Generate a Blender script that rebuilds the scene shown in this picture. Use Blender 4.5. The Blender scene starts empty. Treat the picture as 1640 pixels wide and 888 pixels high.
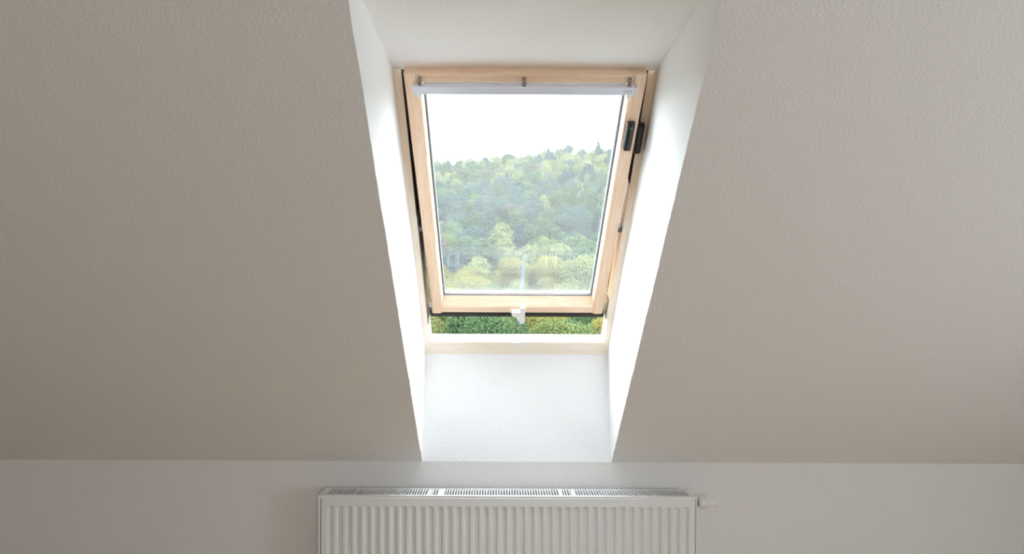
import bpy, bmesh, math, random
from mathutils import Vector, Matrix, noise

random.seed(7)
S = bpy.context.scene
COL = S.collection
R = math.radians

# ------------------------------------------------------------------ camera
F_PX = 1030.0
cam = bpy.data.cameras.new('camera')
cam.sensor_width = 36.0
cam.lens = F_PX / 1640.0 * 36.0
cam.shift_x = 18.0 / 1640.0
cam.shift_y = 61.0 / 1640.0
cam.clip_start = 0.05
cam.clip_end = 2000
camo = bpy.data.objects.new('camera', cam)
COL.objects.link(camo)
camo.location = (0, 0, 1.4)
camo.matrix_world = Matrix.Translation((0, 0, 1.4)) @ Matrix.Rotation(R(90), 4, 'X') @ Matrix.Rotation(R(0.25), 4, 'Z')
S.camera = camo

# ------------------------------------------------------------------ sky, daylight, exposure
SKY = 10.5
w = bpy.data.worlds.new('overcast_sky')
S.world = w
w.use_nodes = True
bg = w.node_tree.nodes['Background']
bg.inputs[0].default_value = (0.83, 0.905, 1.0, 1)
bg.inputs[1].default_value = SKY

sun = bpy.data.lights.new('hazy_sun', 'SUN')
sun.energy = 8.0
sun.angle = R(64)
sun.color = (1.0, 0.97, 0.92)
suno = bpy.data.objects.new('hazy_sun', sun)
COL.objects.link(suno)
suno.rotation_euler = Vector((-0.10, -0.55, -0.80)).to_track_quat('-Z', 'Y').to_euler()

def portal(name, loc, direction, sx, sy):
    l = bpy.data.lights.new(name, 'AREA')
    l.shape = 'RECTANGLE'
    l.size = sx
    l.size_y = sy
    l.cycles.is_portal = True
    o = bpy.data.objects.new(name, l)
    COL.objects.link(o)
    o.location = loc
    o.rotation_euler = Vector(direction).to_track_quat('-Z', 'Y').to_euler()
    return o

S.view_settings.view_transform = 'Standard'
S.view_settings.look = 'None'
S.view_settings.gamma = 1.0
S.view_settings.use_curve_mapping = False
S.view_settings.exposure = 0.0
S.cycles.max_bounces = 14
S.cycles.diffuse_bounces = 8
S.cycles.transparent_max_bounces = 16

# ------------------------------------------------------------------ materials
def mat(name, color, rough=0.6, metal=0.0, spec=0.5):
    m = bpy.data.materials.new(name)
    m.use_nodes = True
    b = m.node_tree.nodes['Principled BSDF']
    b.inputs['Base Color'].default_value = (*color, 1)
    b.inputs['Roughness'].default_value = rough
    b.inputs['Metallic'].default_value = metal
    b.inputs['Specular IOR Level'].default_value = spec
    return m

def nodes(m):
    return m.node_tree.nodes, m.node_tree.links, m.node_tree.nodes['Principled BSDF']

def plaster(name, color, bump=0.35):
    m = mat(name, color, 0.9, spec=0.2)
    n, l, b = nodes(m)
    tc = n.new('ShaderNodeTexCoord')
    a = n.new('ShaderNodeTexNoise')
    a.inputs['Scale'].default_value = 170
    a.inputs['Detail'].default_value = 3
    a.inputs['Roughness'].default_value = 0.55
    l.new(tc.outputs['Object'], a.inputs['Vector'])
    c = n.new('ShaderNodeTexNoise')
    c.inputs['Scale'].default_value = 9
    c.inputs['Detail'].default_value = 2
    l.new(tc.outputs['Object'], c.inputs['Vector'])
    ad = n.new('ShaderNodeMath')
    ad.operation = 'MULTIPLY_ADD'
    ad.inputs[1].default_value = 0.7
    l.new(c.outputs['Fac'], ad.inputs[0])
    l.new(a.outputs['Fac'], ad.inputs[2])
    bp = n.new('ShaderNodeBump')
    bp.inputs['Strength'].default_value = bump
    bp.inputs['Distance'].default_value = 0.006
    l.new(ad.outputs[0], bp.inputs['Height'])
    l.new(bp.outputs['Normal'], b.inputs['Normal'])
    mx = n.new('ShaderNodeMix')
    mx.data_type = 'RGBA'
    mx.inputs['A'].default_value = (*[v * 0.96 for v in color], 1)
    mx.inputs['B'].default_value = (*[min(1, v * 1.04) for v in color], 1)
    l.new(a.outputs['Fac'], mx.inputs['Factor'])
    l.new(mx.outputs['Result'], b.inputs['Base Color'])
    return m

def pine(name, axis, light=(0.92, 0.715, 0.54), dark=(0.84, 0.555, 0.36), rough=0.42):
    m = mat(name, light, rough)
    n, l, b = nodes(m)
    tc = n.new('ShaderNodeTexCoord')
    mp = n.new('ShaderNodeMapping')
    sc = [34, 34, 34]
    sc[axis] = 2.6
    mp.inputs['Scale'].default_value = sc
    l.new(tc.outputs['Object'], mp.inputs['Vector'])
    a = n.new('ShaderNodeTexNoise')
    a.inputs['Scale'].default_value = 1.0
    a.inputs['Detail'].default_value = 5
    a.inputs['Distortion'].default_value = 1.1
    l.new(mp.outputs['Vector'], a.inputs['Vector'])
    wv = n.new('ShaderNodeMath')
    wv.operation = 'MULTIPLY'
    wv.inputs[1].default_value = 34
    l.new(a.outputs['Fac'], wv.inputs[0])
    sn = n.new('ShaderNodeMath')
    sn.operation = 'SINE'
    l.new(wv.outputs[0], sn.inputs[0])
    mr = n.new('ShaderNodeMapRange')
    mr.inputs['From Min'].default_value = -1
    mr.inputs['From Max'].default_value = 1
    mr.inputs['To Min'].default_value = 0.0
    mr.inputs['To Max'].default_value = 0.55
    l.new(sn.outputs[0], mr.inputs['Value'])
    mx = n.new('ShaderNodeMix')
    mx.data_type = 'RGBA'
    mx.inputs['A'].default_value = (*light, 1)
    mx.inputs['B'].default_value = (*dark, 1)
    l.new(mr.outputs['Result'], mx.inputs['Factor'])
    l.new(mx.outputs['Result'], b.inputs['Base Color'])
    return m

def glass(name, dust):
    m = bpy.data.materials.new(name)
    m.use_nodes = True
    n, l = m.node_tree.nodes, m.node_tree.links
    n.clear()
    out = n.new('ShaderNodeOutputMaterial')
    tr = n.new('ShaderNodeBsdfTransparent')
    tr.inputs[0].default_value = (0.985, 0.995, 0.99, 1)
    gl = n.new('ShaderNodeBsdfGlossy')
    gl.inputs['Roughness'].default_value = 0.0
    gl.inputs['Color'].default_value = (1, 1, 1, 1)
    ge = n.new('ShaderNodeNewGeometry')
    dt = n.new('ShaderNodeVectorMath')
    dt.operation = 'DOT_PRODUCT'
    l.new(ge.outputs['Incoming'], dt.inputs[0])
    l.new(ge.outputs['Normal'], dt.inputs[1])
    def mth(op, a, bval=None):
        q = n.new('ShaderNodeMath')
        q.operation = op
        l.new(a, q.inputs[0]) if not isinstance(a, float) else None
        if bval is not None:
            q.inputs[1].default_value = bval
        return q
    ab = mth('ABSOLUTE', dt.outputs['Value'])
    om = n.new('ShaderNodeMath')
    om.operation = 'SUBTRACT'
    om.inputs[0].default_value = 1.0
    l.new(ab.outputs[0], om.inputs[1])
    pw = mth('POWER', om.outputs[0], 5.0)
    ml = n.new('ShaderNodeMath')
    ml.operation = 'MULTIPLY_ADD'
    ml.inputs[1].default_value = 0.96
    ml.inputs[2].default_value = 0.04
    l.new(pw.outputs[0], ml.inputs[0])
    mix = n.new('ShaderNodeMixShader')
    l.new(ml.outputs[0], mix.inputs[0])
    l.new(tr.outputs[0], mix.inputs[1])
    l.new(gl.outputs[0], mix.inputs[2])
    # a film of dust scatters daylight
    tl = n.new('ShaderNodeBsdfTranslucent')
    tl.inputs[0].default_value = (0.9, 0.93, 0.95, 1)
    tc = n.new('ShaderNodeTexCoord')
    nz = n.new('ShaderNodeTexNoise')
    nz.inputs['Scale'].default_value = 7
    nz.inputs['Detail'].default_value = 5
    l.new(tc.outputs['Object'], nz.inputs['Vector'])
    mr = n.new('ShaderNodeMapRange')
    mr.inputs['From Min'].default_value = 0.3
    mr.inputs['From Max'].default_value = 0.7
    mr.inputs['To Min'].default_value = dust * 0.8
    mr.inputs['To Max'].default_value = dust * 1.2
    l.new(nz.outputs['Fac'], mr.inputs['Value'])
    mix2 = n.new('ShaderNodeMixShader')
    l.new(mr.outputs['Result'], mix2.inputs[0])
    l.new(mix.outputs[0], mix2.inputs[1])
    l.new(tl.outputs[0], mix2.inputs[2])
    l.new(mix2.outputs[0], out.inputs['Surface'])
    return m

def leaf_mat(name, c1, c2):
    m = bpy.data.materials.new(name)
    m.use_nodes = True
    n, l = m.node_tree.nodes, m.node_tree.links
    n.clear()
    out = n.new('ShaderNodeOutputMaterial')
    oi = n.new('ShaderNodeObjectInfo')
    tc = n.new('ShaderNodeTexCoord')
    nz = n.new('ShaderNodeTexNoise')
    nz.inputs['Scale'].default_value = 1.4
    nz.inputs['Detail'].default_value = 3
    l.new(tc.outputs['Object'], nz.inputs['Vector'])
    ad = n.new('ShaderNodeMath')
    ad.operation = 'MULTIPLY_ADD'
    ad.inputs[1].default_value = 0.75
    l.new(oi.outputs['Random'], ad.inputs[0])
    ml = n.new('ShaderNodeMath')
    ml.operation = 'MULTIPLY_ADD'
    ml.inputs[1].default_value = 1.1
    ml.inputs[2].default_value = -0.42
    l.new(nz.outputs['Fac'], ml.inputs[0])
    l.new(ml.outputs[0], ad.inputs[2])
    mx = n.new('ShaderNodeMix')
    mx.data_type = 'RGBA'
    mx.inputs['A'].default_value = (*c1, 1)
    mx.inputs['B'].default_value = (*c2, 1)
    l.new(ad.outputs[0], mx.inputs['Factor'])
    d = n.new('ShaderNodeBsdfDiffuse')
    t = n.new('ShaderNodeBsdfTranslucent')
    l.new(mx.outputs['Result'], d.inputs[0])
    l.new(mx.outputs['Result'], t.inputs[0])
    ms = n.new('ShaderNodeMixShader')
    ms.inputs[0].default_value = 0.3
    l.new(d.outputs[0], ms.inputs[1])
    l.new(t.outputs[0], ms.inputs[2])
    l.new(ms.outputs[0], out.inputs['Surface'])
    return m

M = {}
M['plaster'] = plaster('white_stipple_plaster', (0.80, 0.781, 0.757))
M['reveal'] = plaster('brightened_reveal_plaster', (0.92, 0.92, 0.92), 0.3)  # cheeks and soffit painted lighter in place of stronger recess light
M['pine_y'] = pine('pine_along_slope', 1)
M['pine_x'] = pine('pine_across', 0)
M['panel'] = plaster('white_panel_plaster', (0.83, 0.83, 0.83), 0.35)  # same paint as the cheeks, without their added brightness
M['frame_y'] = pine('lit_pine_along_slope', 1, (0.95, 0.87, 0.76), (0.90, 0.75, 0.59))  # pine lightened to put bounced light into the frame colour
M['frame_x'] = pine('lit_pine_across', 0, (0.95, 0.87, 0.76), (0.90, 0.75, 0.59))
M['glass'] = glass('window_glass', 0.009)
M['gasket'] = mat('grey_blue_gasket', (0.10, 0.12, 0.17), 0.5)
M['spacer'] = mat('aluminium_spacer', (0.62, 0.65, 0.70), 0.35, 0.6)
M['clad'] = mat('dark_grey_cladding', (0.11, 0.11, 0.115), 0.35, 0.3)
M['cladgrey'] = mat('brown_grey_cladding', (0.24, 0.22, 0.215), 0.5, 0.2)
M['black'] = mat('black_gap_seal', (0.012, 0.011, 0.010), 0.7)
M['white_pl'] = mat('white_plastic', (0.86, 0.85, 0.83), 0.35)
M['slot'] = mat('grey_slot', (0.22, 0.23, 0.27), 0.5)
M['casing'] = mat('silver_aluminium', (0.74, 0.78, 0.88), 0.5, 0.2)
M['cap'] = mat('pale_grey_plastic', (0.80, 0.81, 0.83), 0.4)
M['clip'] = mat('grey_metal_clip', (0.32, 0.29, 0.27), 0.45, 0.3)
M['print'] = mat('grey_print', (0.45, 0.47, 0.50), 0.5)
M['sensor'] = mat('black_sensor_plastic', (0.014, 0.014, 0.014), 0.32)
M['seam_glint'] = mat('sensor_seam_reflection', (0.30, 0.26, 0.21), 0.4)  # beige seam tone holds the side face's reflected light
M['green'] = mat('green_mark', (0.05, 0.42, 0.07), 0.4)
M['rad'] = mat('white_radiator_enamel', (0.80, 0.80, 0.795), 0.28)
M['shade_and_plug'] = mat('slot_shade_and_plug_metal', (0.05, 0.053, 0.065), 0.6)  # darkened so grille slots look shaded; the dark bleed plug shares it
M['valve'] = mat('valve_white_plastic', (0.80, 0.77, 0.72), 0.4)
M['brass'] = mat('nickel_brass_collar', (0.42, 0.34, 0.25), 0.35, 0.8)
M['rooftile'] = mat('dark_roof_surface', (0.10, 0.09, 0.085), 0.7)

def floor_material():
    m = mat('honey_oak_floor', (0.5, 0.33, 0.16), 0.4)
    n, l, b = nodes(m)
    tc = n.new('ShaderNodeTexCoord')
    br = n.new('ShaderNodeTexBrick')
    br.inputs['Color1'].default_value = (0.50, 0.385, 0.25, 1)
    br.inputs['Color2'].default_value = (0.43, 0.32, 0.19, 1)
    br.inputs['Mortar'].default_value = (0.25, 0.15, 0.07, 1)
    br.inputs['Scale'].default_value = 1.0
    br.inputs['Mortar Size'].default_value = 0.0015
    br.inputs['Brick Width'].default_value = 1.2
    br.inputs['Row Height'].default_value = 0.14
    l.new(tc.outputs['Object'], br.inputs['Vector'])
    l.new(br.outputs['Color'], b.inputs['Base Color'])
    return m
M['floor'] = floor_material()

# ------------------------------------------------------------------ mesh helpers
def link(name, bm, m, parent=None, smooth=False, bevel=0.0):
    bmesh.ops.recalc_face_normals(bm, faces=bm.faces)
    me = bpy.data.meshes.new(name)
    bm.to_mesh(me)
    bm.free()
    if smooth:
        for p in me.polygons:
            p.use_smooth = True
    for mm in (m if isinstance(m, (list, tuple)) else [m]):
        me.materials.append(mm)
    o = bpy.data.objects.new(name, me)
    COL.objects.link(o)
    if parent is not None:
        o.parent = parent
    if bevel:
        md = o.modifiers.new('bevel', 'BEVEL')
        md.width = bevel
        md.segments = 2
        md.limit_method = 'ANGLE'
        md.angle_limit = R(35)
    return o

def empty(name, loc=(0, 0, 0), rot=(0, 0, 0), parent=None):
    o = bpy.data.objects.new(name, None)
    COL.objects.link(o)
    o.location = loc
    o.rotation_euler = rot
    o.empty_display_size = 0.1
    if parent is not None:
        o.parent = parent
    return o

def tag(o, label=None, cat=None, group=None, kind=None):
    if label: o['label'] = label
    if cat: o['category'] = cat
    if group: o['group'] = group
    if kind: o['kind'] = kind
    return o

def box(bm, x0, x1, y0, y1, z0, z1, mi=0):
    v = [bm.verts.new(p) for p in ((x0, y0, z0), (x1, y0, z0), (x1, y1, z0), (x0, y1, z0),
                                   (x0, y0, z1), (x1, y0, z1), (x1, y1, z1), (x0, y1, z1))]
    for f in ((0, 3, 2, 1), (4, 5, 6, 7), (0, 1, 5, 4), (1, 2, 6, 5), (2, 3, 7, 6), (3, 0, 4, 7)):
        bm.faces.new([v[i] for i in f]).material_index = mi

def B(*boxes):
    bm = bmesh.new()
    for b in boxes:
        box(bm, *b)
    return bm

def prism(bm, prof, a, b, fn):
    """closed profile (list of 2-tuples) swept from a to b; fn(p, q, t) -> xyz"""
    va = [bm.verts.new(fn(p, q, a)) for p, q in prof]
    vb = [bm.verts.new(fn(p, q, b)) for p, q in prof]
    k = len(prof)
    for i in range(k):
        j = (i + 1) % k
        bm.faces.new((va[i], va[j], vb[j], vb[i]))
    bm.faces.new(va)
    bm.faces.new(vb[::-1])

def lathe(bm, prof, axis_o, axis='X', n=28, mi=0):
    """prof: list of (t, r) along the axis"""
    rings = []
    for t, r in prof:
        ring = []
        for i in range(n):
            a = 2 * math.pi * i / n
            if axis == 'X':
                p = (axis_o[0] + t, axis_o[1] + r * math.cos(a), axis_o[2] + r * math.sin(a))
            elif axis == 'Z':
                p = (axis_o[0] + r * math.cos(a), axis_o[1] + r * math.sin(a), axis_o[2] + t)
            else:
                p = (axis_o[0] + r * math.cos(a), axis_o[1] + t, axis_o[2] + r * math.sin(a))
            ring.append(bm.verts.new(p))
        rings.append(ring)
    for a, b in zip(rings, rings[1:]):
        for i in range(n):
            j = (i + 1) % n
            bm.faces.new((a[i], a[j], b[j], b[i])).material_index = mi
    bm.faces.new(rings[0]).material_index = mi
    bm.faces.new(rings[-1][::-1]).material_index = mi

def grid(bm, fn, nu, nv):
    vs = [[bm.verts.new(fn(i / nu, j / nv)) for j in range(nv + 1)] for i in range(nu + 1)]
    for i in range(nu):
        for j in range(nv):
            bm.faces.new((vs[i][j], vs[i + 1][j], vs[i + 1][j + 1], vs[i][j + 1]))

def lerp(a, b, t):
    return a + (b - a) * t

# ------------------------------------------------------------------ room dimensions (metres, floor at z = 0)
XL, XR = -0.305, 0.435            # window recess, left and right
XC = 0.065
A = (2.514, 0.8264)               # (y, z): foot of the slope = top of the knee wall
Bp = (2.616, 1.241)               # frame bottom
Cp = (1.806, 2.089)               # frame top
D = (1.206, 2.089)                # front edge of the recess soffit
CEIL = 2.75
TOPY = A[0] - (CEIL - A[1]) / 0.9657
X0, X1, YB = -3.5, 2.75, -3.2

def wob(t, seed):
    p = t * 1.9
    return 0.0011 * noise.noise((p * 38, seed, 0.3)) + 0.0016 * noise.noise((p * 9, seed, 4.1))

def struct(name, bm, m, label=None):
    o = link(name, bm, m)
    o['kind'] = 'structure'
    if label: o['label'] = label
    return o

# ceiling: sloped part with the recess opening, then the flat part
bm = bmesh.new()
def slope_pt(z):
    return A[0] - (z - A[1]) / 0.9657
N = 150
grid(bm, lambda u, v: (lerp(X0, XL + wob(v, 1.0), u), lerp(A[0], D[0], v), lerp(A[1], D[1], v)), 1, N)
grid(bm, lambda u, v: (lerp(XR + wob(v, 2.0), X1, u), lerp(A[0], D[0], v), lerp(A[1], D[1], v)), 1, N)
grid(bm, lambda u, v: (lerp(X0, X1, u), lerp(D[0], TOPY, v), lerp(D[1], CEIL, v)), 1, 1)
grid(bm, lambda u, v: (lerp(X0, X1, u), lerp(TOPY, YB, v), CEIL), 1, 1)
struct('ceiling', bm, M['plaster'], 'sloping stippled white plaster ceiling around the window recess')

bm = bmesh.new()
grid(bm, lambda u, v: (lerp(X0, X1, u), A[0] , lerp(0, A[1], v)), 1, 1)
struct('wall_front', bm, M['plaster'], 'low knee wall behind the radiator')

def cheek(x, seed):
    def f(u, v):
        q = (0, .025, 1)[round(u * 2)]
        return (x + (wob(v, seed) if q == 0 else 0), lerp(lerp(A[0], D[0], v), lerp(Bp[0], Cp[0], v), q),
                lerp(lerp(A[1], D[1], v), lerp(Bp[1], Cp[1], v), q))
    bm = bmesh.new()
    grid(bm, f, 2, N)
    return bm
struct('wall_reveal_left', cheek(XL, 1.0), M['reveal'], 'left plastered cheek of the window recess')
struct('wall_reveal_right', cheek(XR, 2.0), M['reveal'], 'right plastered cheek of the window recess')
bm = bmesh.new()
def soffit(u, v):
    q = (0, .985, 1)[round(v * 2)]
    return (lerp(XL, XR, u), lerp(D[0], Cp[0], q), D[1] + (wob(u, 3.0) if q == 1 else 0))
grid(bm, soffit, 80, 2)
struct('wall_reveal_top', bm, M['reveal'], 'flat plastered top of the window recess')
bm = bmesh.new()
grid(bm, lambda u, v: (lerp(XL, XR, u), lerp(A[0], Bp[0], v), lerp(A[1], Bp[1], v)), 1, 1)
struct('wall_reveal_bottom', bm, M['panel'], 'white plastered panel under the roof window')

bm = bmesh.new()
grid(bm, lambda u, v: (lerp(X0, X1, u), lerp(YB, A[0], v), 0), 1, 1)
struct('floor', bm, M['floor'], 'honey oak plank floor')

def wall_poly(pts, hole, fn):
    """pts: outline of a wall in 2-D split around one rectangular hole"""
    bm = bmesh.new()
    a0, a1, h0, h1 = hole
    for quad in pts:
        bm.faces.new([bm.verts.new(fn(*p)) for p in quad])
    return bm

# gable walls
def gable(x, hole):
    fn = lambda y, z: (x, y, z)
    if hole is None:
        bm = bmesh.new()
        bm.faces.new([bm.verts.new(fn(*p)) for p in ((YB, 0), (A[0], 0), A, (TOPY, CEIL), (YB, CEIL))])
        return bm
    y0, y1, z0, z1 = hole
    q = [((YB, 0), (y0, 0), (y0, CEIL), (YB, CEIL)), ((y0, 0), (y1, 0), (y1, z0), (y0, z0)),
         ((y0, z1), (y1, z1), (y1, CEIL), (y0, CEIL)),
         ((y1, 0), (A[0], 0), A, (TOPY, CEIL), (y1, CEIL))]
    return wall_poly(q, hole, fn)

SIDE = (-0.1, 0.85, 0.55, 1.55)        # window in the right gable
BACK = (0.3, 1.6, 0.85, 2.1)          # glazed door in the rear wall (x0, x1, z0, z1)
struct('wall_left', gable(X0, None), M['plaster'], 'left gable wall')
struct('wall_right', gable(X1, SIDE), M['plaster'], 'right gable wall with a window')
bx0, bx1, bz0, bz1 = BACK
struct('wall_back', wall_poly([((X0, 0), (bx0, 0), (bx0, CEIL), (X0, CEIL)), ((bx1, 0), (X1, 0), (X1, CEIL), (bx1, CEIL)),
                               ((bx0, 0), (bx1, 0), (bx1, bz0), (bx0, bz0)), ((bx0, bz1), (bx1, bz1), (bx1, CEIL), (bx0, CEIL))],
                              BACK, lambda x, z: (x, YB, z)), M['plaster'], 'rear wall with a glazed opening')
y0, y1, z0, z1 = SIDE
t = 0.05
struct('window_2', B((X1, X1 + .09, y0, y1, z0, z0 + t), (X1, X1 + .09, y0, y1, z1 - t, z1),
                     (X1, X1 + .09, y0, y0 + t, z0, z1), (X1, X1 + .09, y1 - t, y1, z0, z1),
                     (X1 + .01, X1 + .08, (y0 + y1) / 2 - .04, (y0 + y1) / 2 + .04, z0, z1)), M['white_pl'], 'white gable window frame')
struct('window_3', B((bx0, bx1, YB - .09, YB, bz0, bz0 + t), (bx0, bx1, YB - .09, YB, bz1 - t, bz1),
                     (bx0, bx0 + t, YB - .09, YB, bz0, bz1), (bx1 - t, bx1, YB - .09, YB, bz0, bz1),
                     ((bx0 + bx1) / 2 - .04, (bx0 + bx1) / 2 + .04, YB - .08, YB - .01, bz0, bz1)), M['white_pl'], 'white rear window frame')
portal('daylight_gable_window', (X1 + .1, (y0 + y1) / 2, (z0 + z1) / 2), (-1, 0, 0), y1 - y0, z1 - z0)
portal('daylight_rear_window', ((bx0 + bx1) / 2, YB - .1, (bz0 + bz1) / 2), (0, 1, 0), bx1 - bx0, bz1 - bz0)

# ------------------------------------------------------------------ roof window
TH_F = math.atan2(Cp[1] - Bp[1], Cp[0] - Bp[0])      # frame plane
LF = math.hypot(Cp[1] - Bp[1], Cp[0] - Bp[0])
win = empty('window_1', (XC, Bp[0], Bp[1]), (TH_F, 0, 0))
tag(win, 'pine roof window standing ajar in its plastered recess', None, None, 'structure')
bpy.context.view_layer.update()
H = 0.37
fr = empty('window_frame', parent=win)
# jambs: front face 20 mm with a chamfer towards the sash
for sgn in (-1, 1):
    bm = bmesh.new()
    prof = [(H + .016, 0), (H - .005, 0), (H - .020, -.011), (H - .020, -.085), (H + .016, -.085)]
    prism(bm, prof, -.008, LF + .02, lambda p, q, t: (sgn * p, t, q))
    link('jamb', bm, M['frame_y'], fr)
    # seal between frame and sash: black above the pivot, brown-grey cladding below
    s0 = LF * .5 if sgn < 0 else LF * .68
    link('gap_seal', B((min(sgn * (H - .0199), sgn * (H - .030)), max(sgn * (H - .0199), sgn * (H - .030)), s0, LF + .01, -.085, -.062)), M['black'], fr)
    xa, xb = sorted((sgn * (H - .0195), sgn * (H - .0225)))
    if sgn < 0:
        link('cover_strip', B((xa, xb, .155, s0 + .08, -.085, -.012)), M['cladgrey'], fr)
        link('cover_strip', B((xa, xb, s0 + .08, LF - .005, -.085, -.012)), M['black'], fr)
    else:
        link('cover_strip', B((xa, xb, s0, LF - .005, -.085, -.012)), M['black'], fr)
        link('cover_strip', B((xa, xb, .16, .26, -.085, -.045)), M['cladgrey'], fr)
    xa, xb = sorted((sgn * (H - .0195), sgn * (H - .036)))
    link('pivot_hinge', B((xa, xb, LF * .52 - .010, LF * .52 + .010, -.05, -.016)), M['clad'], fr, bevel=.002)
bm = bmesh.new()
prism(bm, [(-.008, 0), (.004, 0), (.052, -.012), (.056, -.015), (.058, -.0575), (-.008, -.0575)], -H + .0, H - .0, lambda p, q, t: (t, p, q))
link('sill_rail', bm, M['frame_x'], fr)
link('head_rail', B((-H, H, LF - .004, LF + .02, -.085, -.022)), M['pine_x'], fr)
# strike cup on the sill
bm = bmesh.new()
n = 20
outer = [(.027 * math.cos(math.pi * i / n), .020 * math.sin(math.pi * i / n)) for i in range(n + 1)]
prism(bm, [(x - .004, -.022 + y) for x, y in outer], .045, .062, lambda p, q, t: (p, t, q))
st = link('strike_cup', bm, M['white_pl'], fr, bevel=.002)
link('strike_slot', B((-.020, .012, .0612, .0626, -.023, -.018)), M['slot'], fr)
# exterior flashing
link('exterior_flashing', B((-H - .09, -H - .016, -.10, LF + .12, -.10, -.06), (H + .016, H + .09, -.10, LF + .12, -.10, -.06),
                            (-H - .09, H + .09, -.22, -.012, -.10, -.06), (-H - .09, H + .09, LF + .02, LF + .18, -.10, -.06)), M['clad'], fr)

# sash
SB = (2.528, 1.406)
ST = (1.754, 2.071)
TH_S = math.atan2(ST[1] - SB[1], ST[0] - SB[0])
LS = math.hypot(ST[1] - SB[1], ST[0] - SB[0])
sash = empty('sash')
sash.parent = win
loc = win.matrix_world.inverted() @ Vector((XC, SB[0], SB[1]))
sash.location = loc
sash.rotation_euler = (TH_S - TH_F, 0, 0)
bpy.context.view_layer.update()
HS = .335
GX = .288
for sgn in (-1, 1):
    bm = bmesh.new()
    prof = [(HS, -.004), (HS - .004, 0), (.303, 0), (.300, -.0035), (.296, -.0035), (.293, -.007), (GX, -.035), (GX, -.055), (HS, -.055)]
    prism(bm, prof, 0, LS - .015, lambda p, q, t: (sgn * p, t, q))
    link('stile', bm, M['pine_y'], sash)
GS0, GS1 = .066, LS - .064
bm = bmesh.new()
prism(bm, [(0, -.010), (.007, 0), (.037, 0), (.041, -.004), (GS0, -.035), (GS0, -.055), (0, -.055)], -.2935, .2935, lambda p, q, t: (t, p, q))
link('bottom_rail', bm, M['pine_x'], sash)
bm = bmesh.new()
prism(bm, [(LS - .015, 0), (LS - .020, 0), (LS - .0225, -.005), (LS - .041, -.003), (LS - .052, -.035), (LS - .052, -.055), (LS - .015, -.055)], -.2935, .2935, lambda p, q, t: (t, p, q))
link('top_rail', bm, M['pine_x'], sash)
for z in (-.040, -.058):
    link('glass_pane', B((-GX - .004, GX + .004, GS0 - .004, GS1 + .004, z - .004, z)), M['glass'], sash)
g = .0032
link('glazing_gasket', B((-GX, -GX + g, GS0, GS1, -.0398, -.0365), (GX - g, GX, GS0, GS1, -.0398, -.0365),
                         (-GX + g, GX - g, GS0, GS0 + g, -.0398, -.0365), (-GX + g, GX - g, GS1 - g, GS1, -.0398, -.0365)), M['gasket'], sash)
g = .006
link('glazing_spacer', B((-GX, -GX + g, GS0, GS1, -.0575, -.0445), (GX - g, GX, GS0, GS1, -.0575, -.0445),
                         (-GX + g, GX - g, GS0, GS0 + g, -.0575, -.0445), (-GX + g, GX - g, GS1 - g, GS1, -.0575, -.0445)), M['spacer'], sash)
link('bottom_seal', B((-HS - .010, HS + .006, -.0280, -.0050, -.020, -.007)), M['black'], sash, bevel=.002)
link('exterior_cladding', B((-HS - .012, HS + .008, -.020, -.0005, -.075, -.030), (-HS - .012, -GX, -.0005, LS + .01, -.080, -.063),
                            (GX, HS + .008, -.0005, LS + .01, -.080, -.063), (-HS - .012, HS + .008, LS + .0, LS + .02, -.080, -.04)), M['clad'], sash)
# handle: upright lever with a short thumb piece
def outline(bm, pts, z0, z1):
    prism(bm, pts, z0, z1, lambda p, q, t: (p, q, t))
bm = bmesh.new()
hx = .0195
pts = [(hx - .0095, .050)] + [(hx + .0095 * math.cos(a), .056 + .006 * math.sin(a)) for a in [math.pi - i * math.pi / 8 for i in range(9)]]
pts += [(hx + .0095, -.020)] + [(hx - .004 + .0135 * math.cos(a), -.020 + .014 * math.sin(a)) for a in [-i * math.pi / 10 for i in range(1, 6)]]
pts += [(hx - .0095, -.030)]
outline(bm, pts, .002, .026)
pts = [(hx - .009, .026), (hx - .040, .026), (hx - .042, .006), (hx - .030, -.001), (hx - .024, -.004), (hx - .019, -.018), (hx - .012, -.028), (hx - .009, -.031)]
outline(bm, pts, .004, .018)
link('handle', bm, M['white_pl'], sash, bevel=.002)
link('handle_base', B((-.030, .027, .010, .030, -.002, .006)), M['white_pl'], sash, bevel=.002)

portal('daylight_roof_window', Vector((XC, (Bp[0] + Cp[0]) / 2 + .09, (Bp[1] + Cp[1]) / 2 + .09)), (0, -math.sin(TH_F), math.cos(TH_F)), .75, 1.18)

# exterior roof around the window
bm = bmesh.new()
ey, ez = math.cos(TH_F), math.sin(TH_F)
def roof_pt(x, s, z=-.10):
    v = win.matrix_world @ Vector((x - XC, s, z))
    return v
for (xa, xb, sa, sb) in ((X0, XC - H - .05, -1.0, 2.2), (XC + H + .05, X1, -1.0, 2.2), (XC - H - .05, XC + H + .05, -1.0, -.15), (XC - H - .05, XC + H + .05, LF + .12, 2.2)):
    bm.faces.new([bm.verts.new(roof_pt(*p)) for p in ((xa, sa), (xb, sa), (xb, sb), (xa, sb))])
struct('roof', bm, M['rooftile'], 'outer roof surface around the window')

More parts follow.
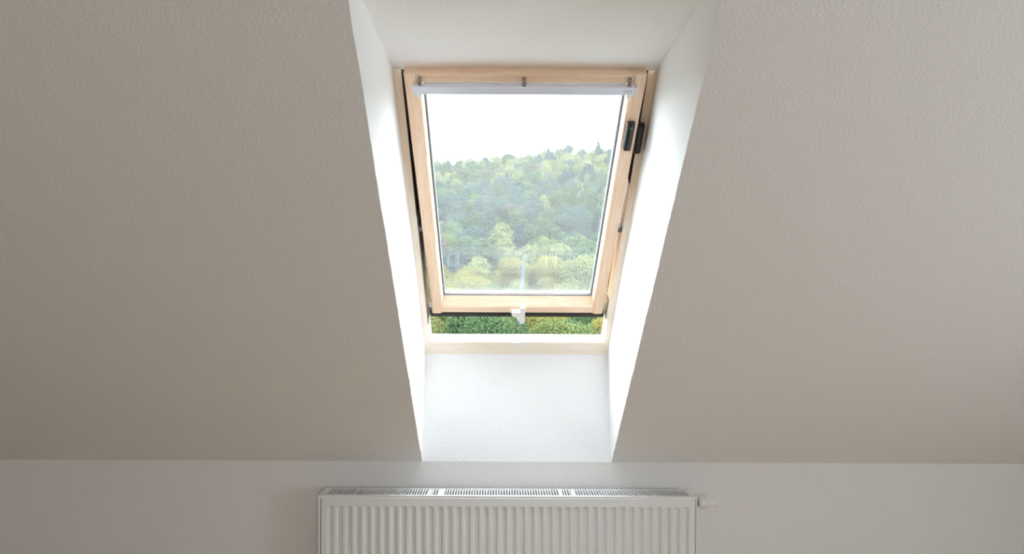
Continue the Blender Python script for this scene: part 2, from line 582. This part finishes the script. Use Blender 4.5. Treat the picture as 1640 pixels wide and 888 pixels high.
# ------------------------------------------------------------------ blind casing on the sash top
bl = empty('blind_casing')
bl.matrix_world = sash.matrix_world
tag(bl, 'slim silver aluminium blind casing across the top of the window sash', 'blind')
c0, c1 = LS - .068, LS - .044
bm = bmesh.new()
prism(bm, [(c0, .002), (c0 + .0005, .0150), (c0 + .002, .016), (c1 - .002, .016), (c1, .014), (c1, .0)], -.308, .305, lambda p, q, t: (t, p, q))
link('casing', bm, M['casing'], bl)
for sgn, xx in ((-1, -.308), (1, .305)):
    a_, b_ = sorted((xx, xx + sgn * .006))
    link('end_cap', B((a_, b_, c0 - .001, c1 + .001, 0, .0165)), M['cap'], bl, bevel=.002)
    a_, b_ = sorted((xx - sgn * .006, xx - sgn * .018))
    link('side_guide', B((a_, b_, c0 - .016, c0, -.002, .006)), M['cap'], bl, bevel=.001)
for x in (-.292, -.003, .288):
    link('bracket', B((x - .005, x + .005, c1 - .002, c1 + .019, -.003, .006), (x - .005, x + .005, c1 - .002, c1 + .004, .004, .013)), M['clip'], bl, bevel=.001)
# small grey maker's print, too small to read in the photograph
bm = bmesh.new()
for i in range(6):
    x = .274 + i * .0042
    box(bm, x, x + .0026, c0 + .0085, c0 + .0135, .0158, .0163)
box(bm, .272, .299, c0 + .0150, c0 + .0160, .0158, .0163)
link('printed_mark', bm, M['print'], bl)

# ------------------------------------------------------------------ two-piece window contact sensor
def sensor(name, base, x, s, wd, ln, th, z, label, led):
    o = empty(name)
    o.matrix_world = base.matrix_world @ Matrix.Translation((x, s, z))
    tag(o, label, 'sensor')
    bm = bmesh.new()
    r = wd / 2
    pr = [(-r, 0), (r, 0), (r, th * .62)] + [(r * math.cos(a), th * .62 + th * .38 * math.sin(a)) for a in [math.pi * i / 8 for i in range(1, 8)]] + [(-r, th * .62)]
    prism(bm, pr, 0, ln, lambda p, q, t: (p, t, q))
    link('shell', bm, M['sensor'], o, bevel=.0025)
    link('seam', B((-r - .0006, -r + .002, .004, ln - .004, th * .30, th * .38)), M['seam_glint'], o)
    if led:
        bm = bmesh.new()
        k = 6
        pts = [(-.005 + .01 * i / k, -.0022 * math.sin(math.pi * i / k)) for i in range(k + 1)]
        for (ax, ay), (bx, by) in zip(pts, pts[1:]):
            f = [bm.verts.new((px, ln * .86 + py, th + .0004 - .0001)) for px, py in ((ax, ay), (bx, by), (bx, by + .0016), (ax, ay + .0016))]
            bm.faces.new(f)
        link('green_mark', bm, M['green'], o)
    return o
sensor('contact_sensor', sash,   .3115, .771, .024, .092, .020, .0005, 'black contact sensor with a green mark on the right sash stile', True)
sensor('contact_magnet', win, .3475, .925, .0235, .092, .026, .0005, 'plain black magnet block on the frame beside the green-marked sensor', False)

# ------------------------------------------------------------------ radiator
RX0, RX1 = -.674, .732
YF, YBK = 2.380, 2.486
ZT, ZB = .7285, .13
rad = empty('radiator', ((RX0 + RX1) / 2, (YF + YBK) / 2, ZB))
tag(rad, 'white ribbed panel radiator on the knee wall under the window', 'radiator')
bpy.context.view_layer.update()
RI = rad.matrix_world.inverted()
def radlink(name, bm, m, **k):
    bmesh.ops.transform(bm, matrix=RI, verts=bm.verts)
    return link(name, bm, m, rad, **k)
# front panel with pressed channels
px0, px1 = RX0 + .0125, RX1 - .0088
pitch = .03375
nr = int((px1 - px0 - .012) / pitch)
off = ((px1 - px0) - nr * pitch) / 2
xs = [(px0, 0)]
for i in range(nr):
    x = px0 + off + i * pitch
    for f, d in ((.13, 0), (.27, .55), (.33, 1), (.67, 1), (.73, .55), (.87, 0)):
        xs.append((x + pitch * f, d))
xs.append((px1, 0))
zs = [(ZT - .0085, 0, 0), (ZT - .038, 0, 0), (ZT - .041, .5, 0), (ZT - .0455, 1, 0), (ZB + .05, 1, 0), (ZB + .038, 0, 0), (ZB + .004, 0, 0)]
bm = bmesh.new()
rows = []
# rolled top edge
rows.append([bm.verts.new((x, YF + .008, ZT - .0062)) for x, d in xs])
rows.append([bm.verts.new((x, YF + .0015, ZT - .0066)) for x, d in xs])
for z, k, _ in zs:
    rows.append([bm.verts.new((x, YF + .0095 * d * k, z)) for x, d in xs])
rows.append([bm.verts.new((x, YF + .012, ZB)) for x, d in xs])
for a, b in zip(rows, rows[1:]):
    for i in range(len(a) - 1):
        bm.faces.new((a[i], a[i + 1], b[i + 1], b[i]))
radlink('front_panel', bm, M['rad'])
bm = B((px0, px1, YBK - .016, YBK - .004, ZB, ZT - .006))
radlink('rear_panel', bm, M['rad'])
# convector fins, plus a dark plate painting shade into the grille slots
bm = bmesh.new()
for i in range(68):
    x = RX0 + .03 + i * (RX1 - RX0 - .06) / 67
    box(bm, x - .0006, x + .0006, YF + .018, YBK - .018, ZB + .03, ZT - .05)
box(bm, RX0 + .012, RX1 - .010, YF + .018, YBK - .018, ZT - .060, ZT - .024)
radlink('fins_and_slot_shade', bm, M['shade_and_plug'])
for xa, xb in ((RX0, RX0 + .009), (RX1 - .007, RX1)):
    radlink('side_cover', B((xa, xb, YF + .0005, YBK, ZB, ZT - .0042)), M['rad'], bevel=.0025)
# top grille: rim plus cross bars, with four closed clip fields
bm = bmesh.new()
gy0, gy1 = YF + .0012, YBK
box(bm, RX0, RX1, gy0, gy0 + .016, ZT - .004, ZT)
box(bm, RX0, RX1, gy1 - .012, gy1, ZT - .004, ZT)
box(bm, RX0, RX0 + .030, gy0 + .016, gy1 - .012, ZT - .004, ZT)
box(bm, RX1 - .022, RX1, gy0 + .016, gy1 - .012, ZT - .004, ZT)
box(bm, RX0 + .0002, RX1 - .0002, gy0 + .0002, gy0 + .003, ZT - .0085, ZT - .0041)
step = .0101
x = RX0 + .030 + .006
k = 0
closed = [(-.270, -.256), (-.232, -.208), (.224, .236), (.268, .286)]
while x < RX1 - .026:
    box(bm, x, x + .0044, gy0 + .014, gy1 - .010, ZT - .0037, ZT - .0004)
    x += step
for a, b in closed:
    box(bm, a, b, gy0 + .014, gy1 - .010, ZT - .0039, ZT - .0002)
radlink('top_grille', bm, M['rad'])
for x in (-.38, .44):
    radlink('wall_bracket', B((x - .02, x + .02, YBK - .006, A[0] - .001, ZB + .05, ZT - .06)), M['rad'])
bm = bmesh.new()
lathe(bm, [(-.007, .006), (-.0065, .007), (.004, .007)], (RX0, YF + .05, ZT - .021), 'X', 12)
radlink('bleed_plug', bm, M['shade_and_plug'])
# thermostatic valve head
vo = (RX1, YF + .052, ZT - .034)
bm = bmesh.new()
lathe(bm, [(-.002, .013), (.004, .013), (.005, .017), (.013, .017), (.014, .012), (.020, .012)], vo, 'X', 6)
radlink('valve_collar', bm, M['brass'])
bm = bmesh.new()
lathe(bm, [(.016, .014), (.018, .019), (.024, .0225), (.036, .0235), (.038, .0235), (.0385, .0215), (.041, .0215)], vo, 'X', 30)
radlink('valve_base', bm, M['valve'], smooth=False)
bm = bmesh.new()
lathe(bm, [(.041, .0222), (.043, .0228), (.074, .0195), (.084, .0185), (.088, .0150)], vo, 'X', 30)
for i in range(14):
    a = 2 * math.pi * i / 14
    c, s_ = math.cos(a), math.sin(a)
    q = []
    for tt in (.046, .076):
        rr = .0222 - (tt - .042) * .094
        for da, dr in ((-.10, -.001), (-.06, .0016), (.06, .0016), (.10, -.001)):
            q.append(bm.verts.new((vo[0] + tt, vo[1] + (rr + dr) * math.cos(a + da), vo[2] + (rr + dr) * math.sin(a + da))))
    for j in range(3):
        bm.faces.new((q[j], q[j + 1], q[j + 5], q[j + 4]))
    bm.faces.new(q[0:4]); bm.faces.new(q[4:8])
radlink('valve_knob', bm, M['valve'])

# ------------------------------------------------------------------ hillside with woodland
GP = [(12, -8.5), (40, -8.2), (70, -6.5), (100, -1.0), (150, 15), (200, 30), (260, 51), (330, 77), (360, 80), (430, 72)]
def ground(x, y):
    for (a, za), (b, zb) in zip(GP, GP[1:]):
        if y <= b:
            t = max(0, (y - a) / (b - a))
            z = lerp(za, zb, t)
            break
    else:
        z = GP[-1][1]
    z += .10 * x * min(1, max(0, (y - 90) / 240))
    z += 1.6 * noise.noise((x * .02, y * .02, 1.7)) * min(1, y / 120)
    return z
def hill_material():
    m = mat('forest_floor', (0.10, 0.13, 0.05), 0.95, spec=.1)
    n, l, b = nodes(m)
    tc = n.new('ShaderNodeTexCoord')
    a = n.new('ShaderNodeTexNoise')
    a.inputs['Scale'].default_value = .25
    a.inputs['Detail'].default_value = 6
    l.new(tc.outputs['Object'], a.inputs['Vector'])
    mx = n.new('ShaderNodeMix')
    mx.data_type = 'RGBA'
    mx.inputs['A'].default_value = (0.05, 0.08, 0.025, 1)
    mx.inputs['B'].default_value = (0.10, 0.12, 0.04, 1)
    l.new(a.outputs['Fac'], mx.inputs['Factor'])
    l.new(mx.outputs['Result'], b.inputs['Base Color'])
    return m
bm = bmesh.new()
grid(bm, lambda u, v: (lerp(-330, 330, u), lerp(12, 430, v), ground(lerp(-330, 330, u), lerp(12, 430, v))), 66, 60)
ho = link('hill', bm, hill_material(), smooth=True)
tag(ho, 'green hillside rising beyond the window', None, None, 'structure')

LM = {
    'green': leaf_mat('mid_green_leaves', (0.032, 0.060, 0.029), (0.072, 0.115, 0.048)),
    'spring': leaf_mat('yellow_green_leaves', (0.078, 0.110, 0.036), (0.17, 0.185, 0.075)),
    'fir': leaf_mat('blue_green_needles', (0.013, 0.034, 0.026), (0.034, 0.066, 0.042)),
    'dark': leaf_mat('dark_blue_green_leaves', (0.022, 0.045, 0.041), (0.050, 0.083, 0.068)),
    'yellow': leaf_mat('yellow_leaves_floor_reflection', (0.12, 0.118, 0.030), (0.205, 0.185, 0.055)),  # yellow foliage, pushed to ochre for the floor's reflection in the pane
    'bare': leaf_mat('grey_brown_twigs', (0.070, 0.065, 0.05), (0.11, 0.10, 0.08)),
}
bark = mat('grey_bark', (0.16, 0.13, 0.10), 0.9, spec=.1)
streak_tone = mat('reflected_streak', (0.065, 0.08, 0.085), 0.9, spec=.1)  # tone of the reflected streak, worn by the added trunk shape

def leaf_quad(bm, p, nrm, size, rnd):
    nrm = (nrm + Vector((rnd.gauss(0, .45), rnd.gauss(0, .45), rnd.gauss(0, .45)))).normalized()
    t = nrm.orthogonal().normalized()
    t = Matrix.Rotation(rnd.uniform(0, 6.28), 3, nrm) @ t
    b = nrm.cross(t)
    a = size * rnd.uniform(.7, 1.25)
    c = size * rnd.uniform(.5, .9)
    bm.faces.new([bm.verts.new(p + t * a), bm.verts.new(p + b * c), bm.verts.new(p - t * a), bm.verts.new(p - b * c)])

def broad_crown(seed, h, rx, n_lobes, n_leaf, size, low=.28):
    rnd = random.Random(seed)
    bm = bmesh.new()
    lobes = []
    for i in range(n_lobes):
        a = rnd.uniform(0, 6.283)
        zz = rnd.uniform(low + .1, .86)
        rr = rx * .62 * math.sqrt(rnd.random()) * (1.15 - abs(zz - .55))
        lobes.append((Vector((rr * math.cos(a), rr * math.sin(a), h * zz)), rx * rnd.uniform(.34, .52)))
    lobes.append((Vector((0, 0, h * .62)), rx * .62))
    lobes.append((Vector((0, 0, h * .84)), rx * .40))
    tot = sum(r * r for _, r in lobes)
    for c, r in lobes:
        for i in range(int(n_leaf * r * r / tot)):
            d = Vector((rnd.gauss(0, 1), rnd.gauss(0, 1), rnd.gauss(0, 1))).normalized()
            p = c + Vector((d.x * r, d.y * r, d.z * r * .85)) * rnd.uniform(.72, 1.06)
            leaf_quad(bm, p, (d + Vector((0, 0, .35))).normalized(), size, rnd)
    me = bpy.data.meshes.new('crown')
    bm.to_mesh(me); bm.free()
    return me

def fir_crown(seed, h, rx, n_leaf, size):
    rnd = random.Random(seed)
    bm = bmesh.new()
    for i in range(n_leaf):
        u = 1 - math.sqrt(rnd.random())
        z = h * (.10 + .90 * u)
        tier = .82 + .18 * math.cos((z / h) * 60)
        r = rx * (1 - u) ** .85 * tier * rnd.uniform(.55, 1.05) + .05
        a = rnd.uniform(0, 6.283)
        d = Vector((math.cos(a), math.sin(a), .55)).normalized()
        leaf_quad(bm, Vector((r * math.cos(a), r * math.sin(a), z - .25 * r)), d, size, rnd)
    me = bpy.data.meshes.new('crown')
    bm.to_mesh(me); bm.free()
    return me

def trunk_mesh(h, r):
    bm = bmesh.new()
    rnd = random.Random(int(h * 100))
    lathe(bm, [(-1.0, r * 1.25), (0, r), (h * .45, r * .75), (h * .8, r * .3)], (0, 0, 0), 'Z', 7)
    me = bpy.data.meshes.new('trunk')
    bm.to_mesh(me); bm.free()
    return me

def near_set(seed):
    return [(broad_crown(seed + i, 9.2, 3.9, 10, 15000, .115), trunk_mesh(9.2, .2)) for i in range(2)]
PROT = {
    'near_green': near_set(110), 'near_spring': near_set(120), 'near_yellow': near_set(130),
    'dark': [(broad_crown(90 + i, 10.0, 4.0, 8, 2600, .30), trunk_mesh(9.5, .22)) for i in range(3)],
    'green': [(broad_crown(10 + i, 9.5, 4.0, 8, 2600, .30), trunk_mesh(9.5, .22)) for i in range(3)],
    'spring': [(broad_crown(30 + i, 9.0, 3.8, 8, 2300, .30), trunk_mesh(9.0, .20)) for i in range(3)],
    'fir': [(fir_crown(50 + i, 11.5, 3.3, 2600, .34), trunk_mesh(11, .20)) for i in range(2)],
    'bare': [(broad_crown(70 + i, 9.0, 3.4, 8, 1500, .24), trunk_mesh(9.0, .18)) for i in range(2)],
}
for k, lst in PROT.items():
    for cm, tm in lst:
        cm.materials.append(LM[k.replace('near_', '')])
        tm.materials.append(bark)

NAMES = {'dark': 'broadleaf_tree', 'yellow': 'spring_tree', 'green': 'broadleaf_tree', 'spring': 'spring_tree', 'fir': 'fir_tree', 'bare': 'bare_tree'}
LOOK = {'dark': 'dark blue-green rounded tree', 'yellow': 'yellow bushy tree', 'green': 'mid-green rounded broadleaf tree', 'spring': 'yellow-green spring tree',
        'fir': 'dark blue-green fir tree', 'bare': 'grey-brown twiggy tree'}
BAND = [(60, 'close below the window'), (85, 'below the window'), (120, 'at the foot of the hill'), (160, 'on the lower slope'),
        (205, 'on the middle slope'), (255, 'on the upper slope'), (300, 'just under the hill top'), (999, 'along the hill top')]

def tree(kind, x, y, sc, label=None, group=None, var=None, z=None, name=None):
    lst = PROT['near_' + kind if y < 112 and kind in ('green', 'spring', 'yellow') else kind]
    cm, tm = lst[var if var is not None else random.randrange(len(lst))]
    o = empty(name or NAMES[kind], (x, y, ground(x, y) - (.3 if y < 290 else 2.2) if z is None else z), (0, 0, random.uniform(0, 6.28)))
    o.scale = (sc * random.uniform(.9, 1.12), sc * random.uniform(.9, 1.12), sc)
    band = next(b for lim, b in BAND if y < lim)
    f = (x / y + .13) / .31
    band += ', ' + ['far left', 'left of middle', 'in the middle', 'right of middle', 'far right'][min(4, max(0, int(f * 5)))]
    tag(o, label or (LOOK[kind] + ' ' + band), 'tree', group if label else (LOOK[kind].split(' tree')[0] + ' trees ' + band))
    for nm, me in (('crown', cm), ('trunk', tm)):
        c = bpy.data.objects.new(nm, me)
        COL.objects.link(c)
        c.parent = o
    return o

spots = []
y = 42.0
while y < 345:
    step = 5.8 + y * .011
    k0, k1 = -.150 * y - 3, .205 * y + 3
    x = k0 + random.uniform(0, step)
    while x < k1:
        spots.append((x + random.uniform(-1.2, 1.2), y + random.uniform(-1.4, 1.4)))
        x += step
    y += step * 1.0
count = 0
kept = []
for x, y in spots:
    r = random.random()
    nz = noise.noise((x * .03, y * .03, 9.1))
    if y < 64:
        kind = 'spring' if r < .30 else 'green'
    elif y < 112:
        kind = 'yellow' if r < .74 else ('spring' if r < .88 else 'green')  # extra yellow trees also stand for the floor reflected in the glass
    elif y < 150:
        kind = 'spring' if r < .30 else ('green' if r < .70 else ('dark' if r < .92 else 'bare'))
    elif y < 240:
        kind = 'dark' if r < .50 + nz * .4 else ('green' if r < .84 else ('fir' if r < .92 else ('bare' if r < .96 else 'spring')))
    else:
        kind = 'spring' if r < .50 else ('green' if r < .82 else ('dark' if r < .93 else 'bare'))
    if abs(x - 12.4) < 9 and 82 < y < 105:
        continue
    if any((x - a) ** 2 + (y - b) ** 2 < 27 for a, b in kept):
        continue
    kept.append((x, y))
    tree(kind, x, y, random.uniform(.82, 1.18))
    count += 1
print('trees', count)
tree('spring', 12.4, 96, 1.25, 'large round yellow-green tree at the right edge of the pane', var=0, z=-1.0, name='spring_tree')
tree('fir', 48.5, 322, 1.1, 'lone dark fir breaking the skyline at the top right of the hill', var=0, name='fir_tree')

# added trunk shape imitating a pale streak reflected in the glass
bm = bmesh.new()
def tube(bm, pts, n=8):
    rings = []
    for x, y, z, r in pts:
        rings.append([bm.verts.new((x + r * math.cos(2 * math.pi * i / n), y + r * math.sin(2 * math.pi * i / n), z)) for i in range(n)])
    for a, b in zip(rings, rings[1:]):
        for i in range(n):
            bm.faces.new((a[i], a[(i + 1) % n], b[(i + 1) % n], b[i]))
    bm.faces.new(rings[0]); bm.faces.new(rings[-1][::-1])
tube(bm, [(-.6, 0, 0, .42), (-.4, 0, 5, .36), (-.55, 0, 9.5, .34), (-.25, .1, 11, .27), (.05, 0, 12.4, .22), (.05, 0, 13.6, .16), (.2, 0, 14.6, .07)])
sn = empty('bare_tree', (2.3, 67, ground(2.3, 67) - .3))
tag(sn, 'pale trunk-shaped streak added for a reflection in the glass, below the hill', 'tree')
link('trunk', bm, streak_tone, sn, smooth=True)
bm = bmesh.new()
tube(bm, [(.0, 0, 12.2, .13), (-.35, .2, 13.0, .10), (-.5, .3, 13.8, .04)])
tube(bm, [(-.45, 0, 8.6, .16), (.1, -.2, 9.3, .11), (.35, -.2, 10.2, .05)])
link('streak_spur', bm, streak_tone, sn, smooth=True)

# woodland further to the sides, out of the photograph
rnd = random.Random(5)
for side in (-1, 1):
    bm = bmesh.new()
    y = 50.0
    while y < 350:
        lim = .150 * y + 7 if side < 0 else .205 * y + 7
        x = lim
        while x < lim + 40 + y * .35:
            gx, gy = side * x + rnd.uniform(-2, 2), y + rnd.uniform(-2, 2)
            gz = ground(gx, gy)
            hh = rnd.uniform(7.5, 10.5)
            for i in range(150):
                d = Vector((rnd.gauss(0, 1), rnd.gauss(0, 1), rnd.gauss(0, 1))).normalized()
                leaf_quad(bm, Vector((gx, gy, gz + hh * .6)) + Vector((d.x * 3.6, d.y * 3.6, d.z * hh * .4)), d, .8, rnd)
            x += 8
        y += 9
    tag(link('woodland', bm, LM['green']), 'green woodland covering the hillside to the ' + ('left' if side < 0 else 'right'), 'woodland', None, 'stuff')

# thin haze over the valley
m = bpy.data.materials.new('valley_haze')
m.use_nodes = True
n, l = m.node_tree.nodes, m.node_tree.links
n.clear()
out = n.new('ShaderNodeOutputMaterial')
vs = n.new('ShaderNodeVolumeScatter')
vs.inputs['Color'].default_value = (0.88, 0.94, 1.0, 1)
vs.inputs['Density'].default_value = 0.00014
vs.inputs['Anisotropy'].default_value = 0.2
l.new(vs.outputs[0], out.inputs['Volume'])
ho = link('haze', B((-330, 330, 24, 430, -20, 110)), m)
tag(ho, 'thin bluish haze hanging over the valley', 'haze', None, 'stuff')
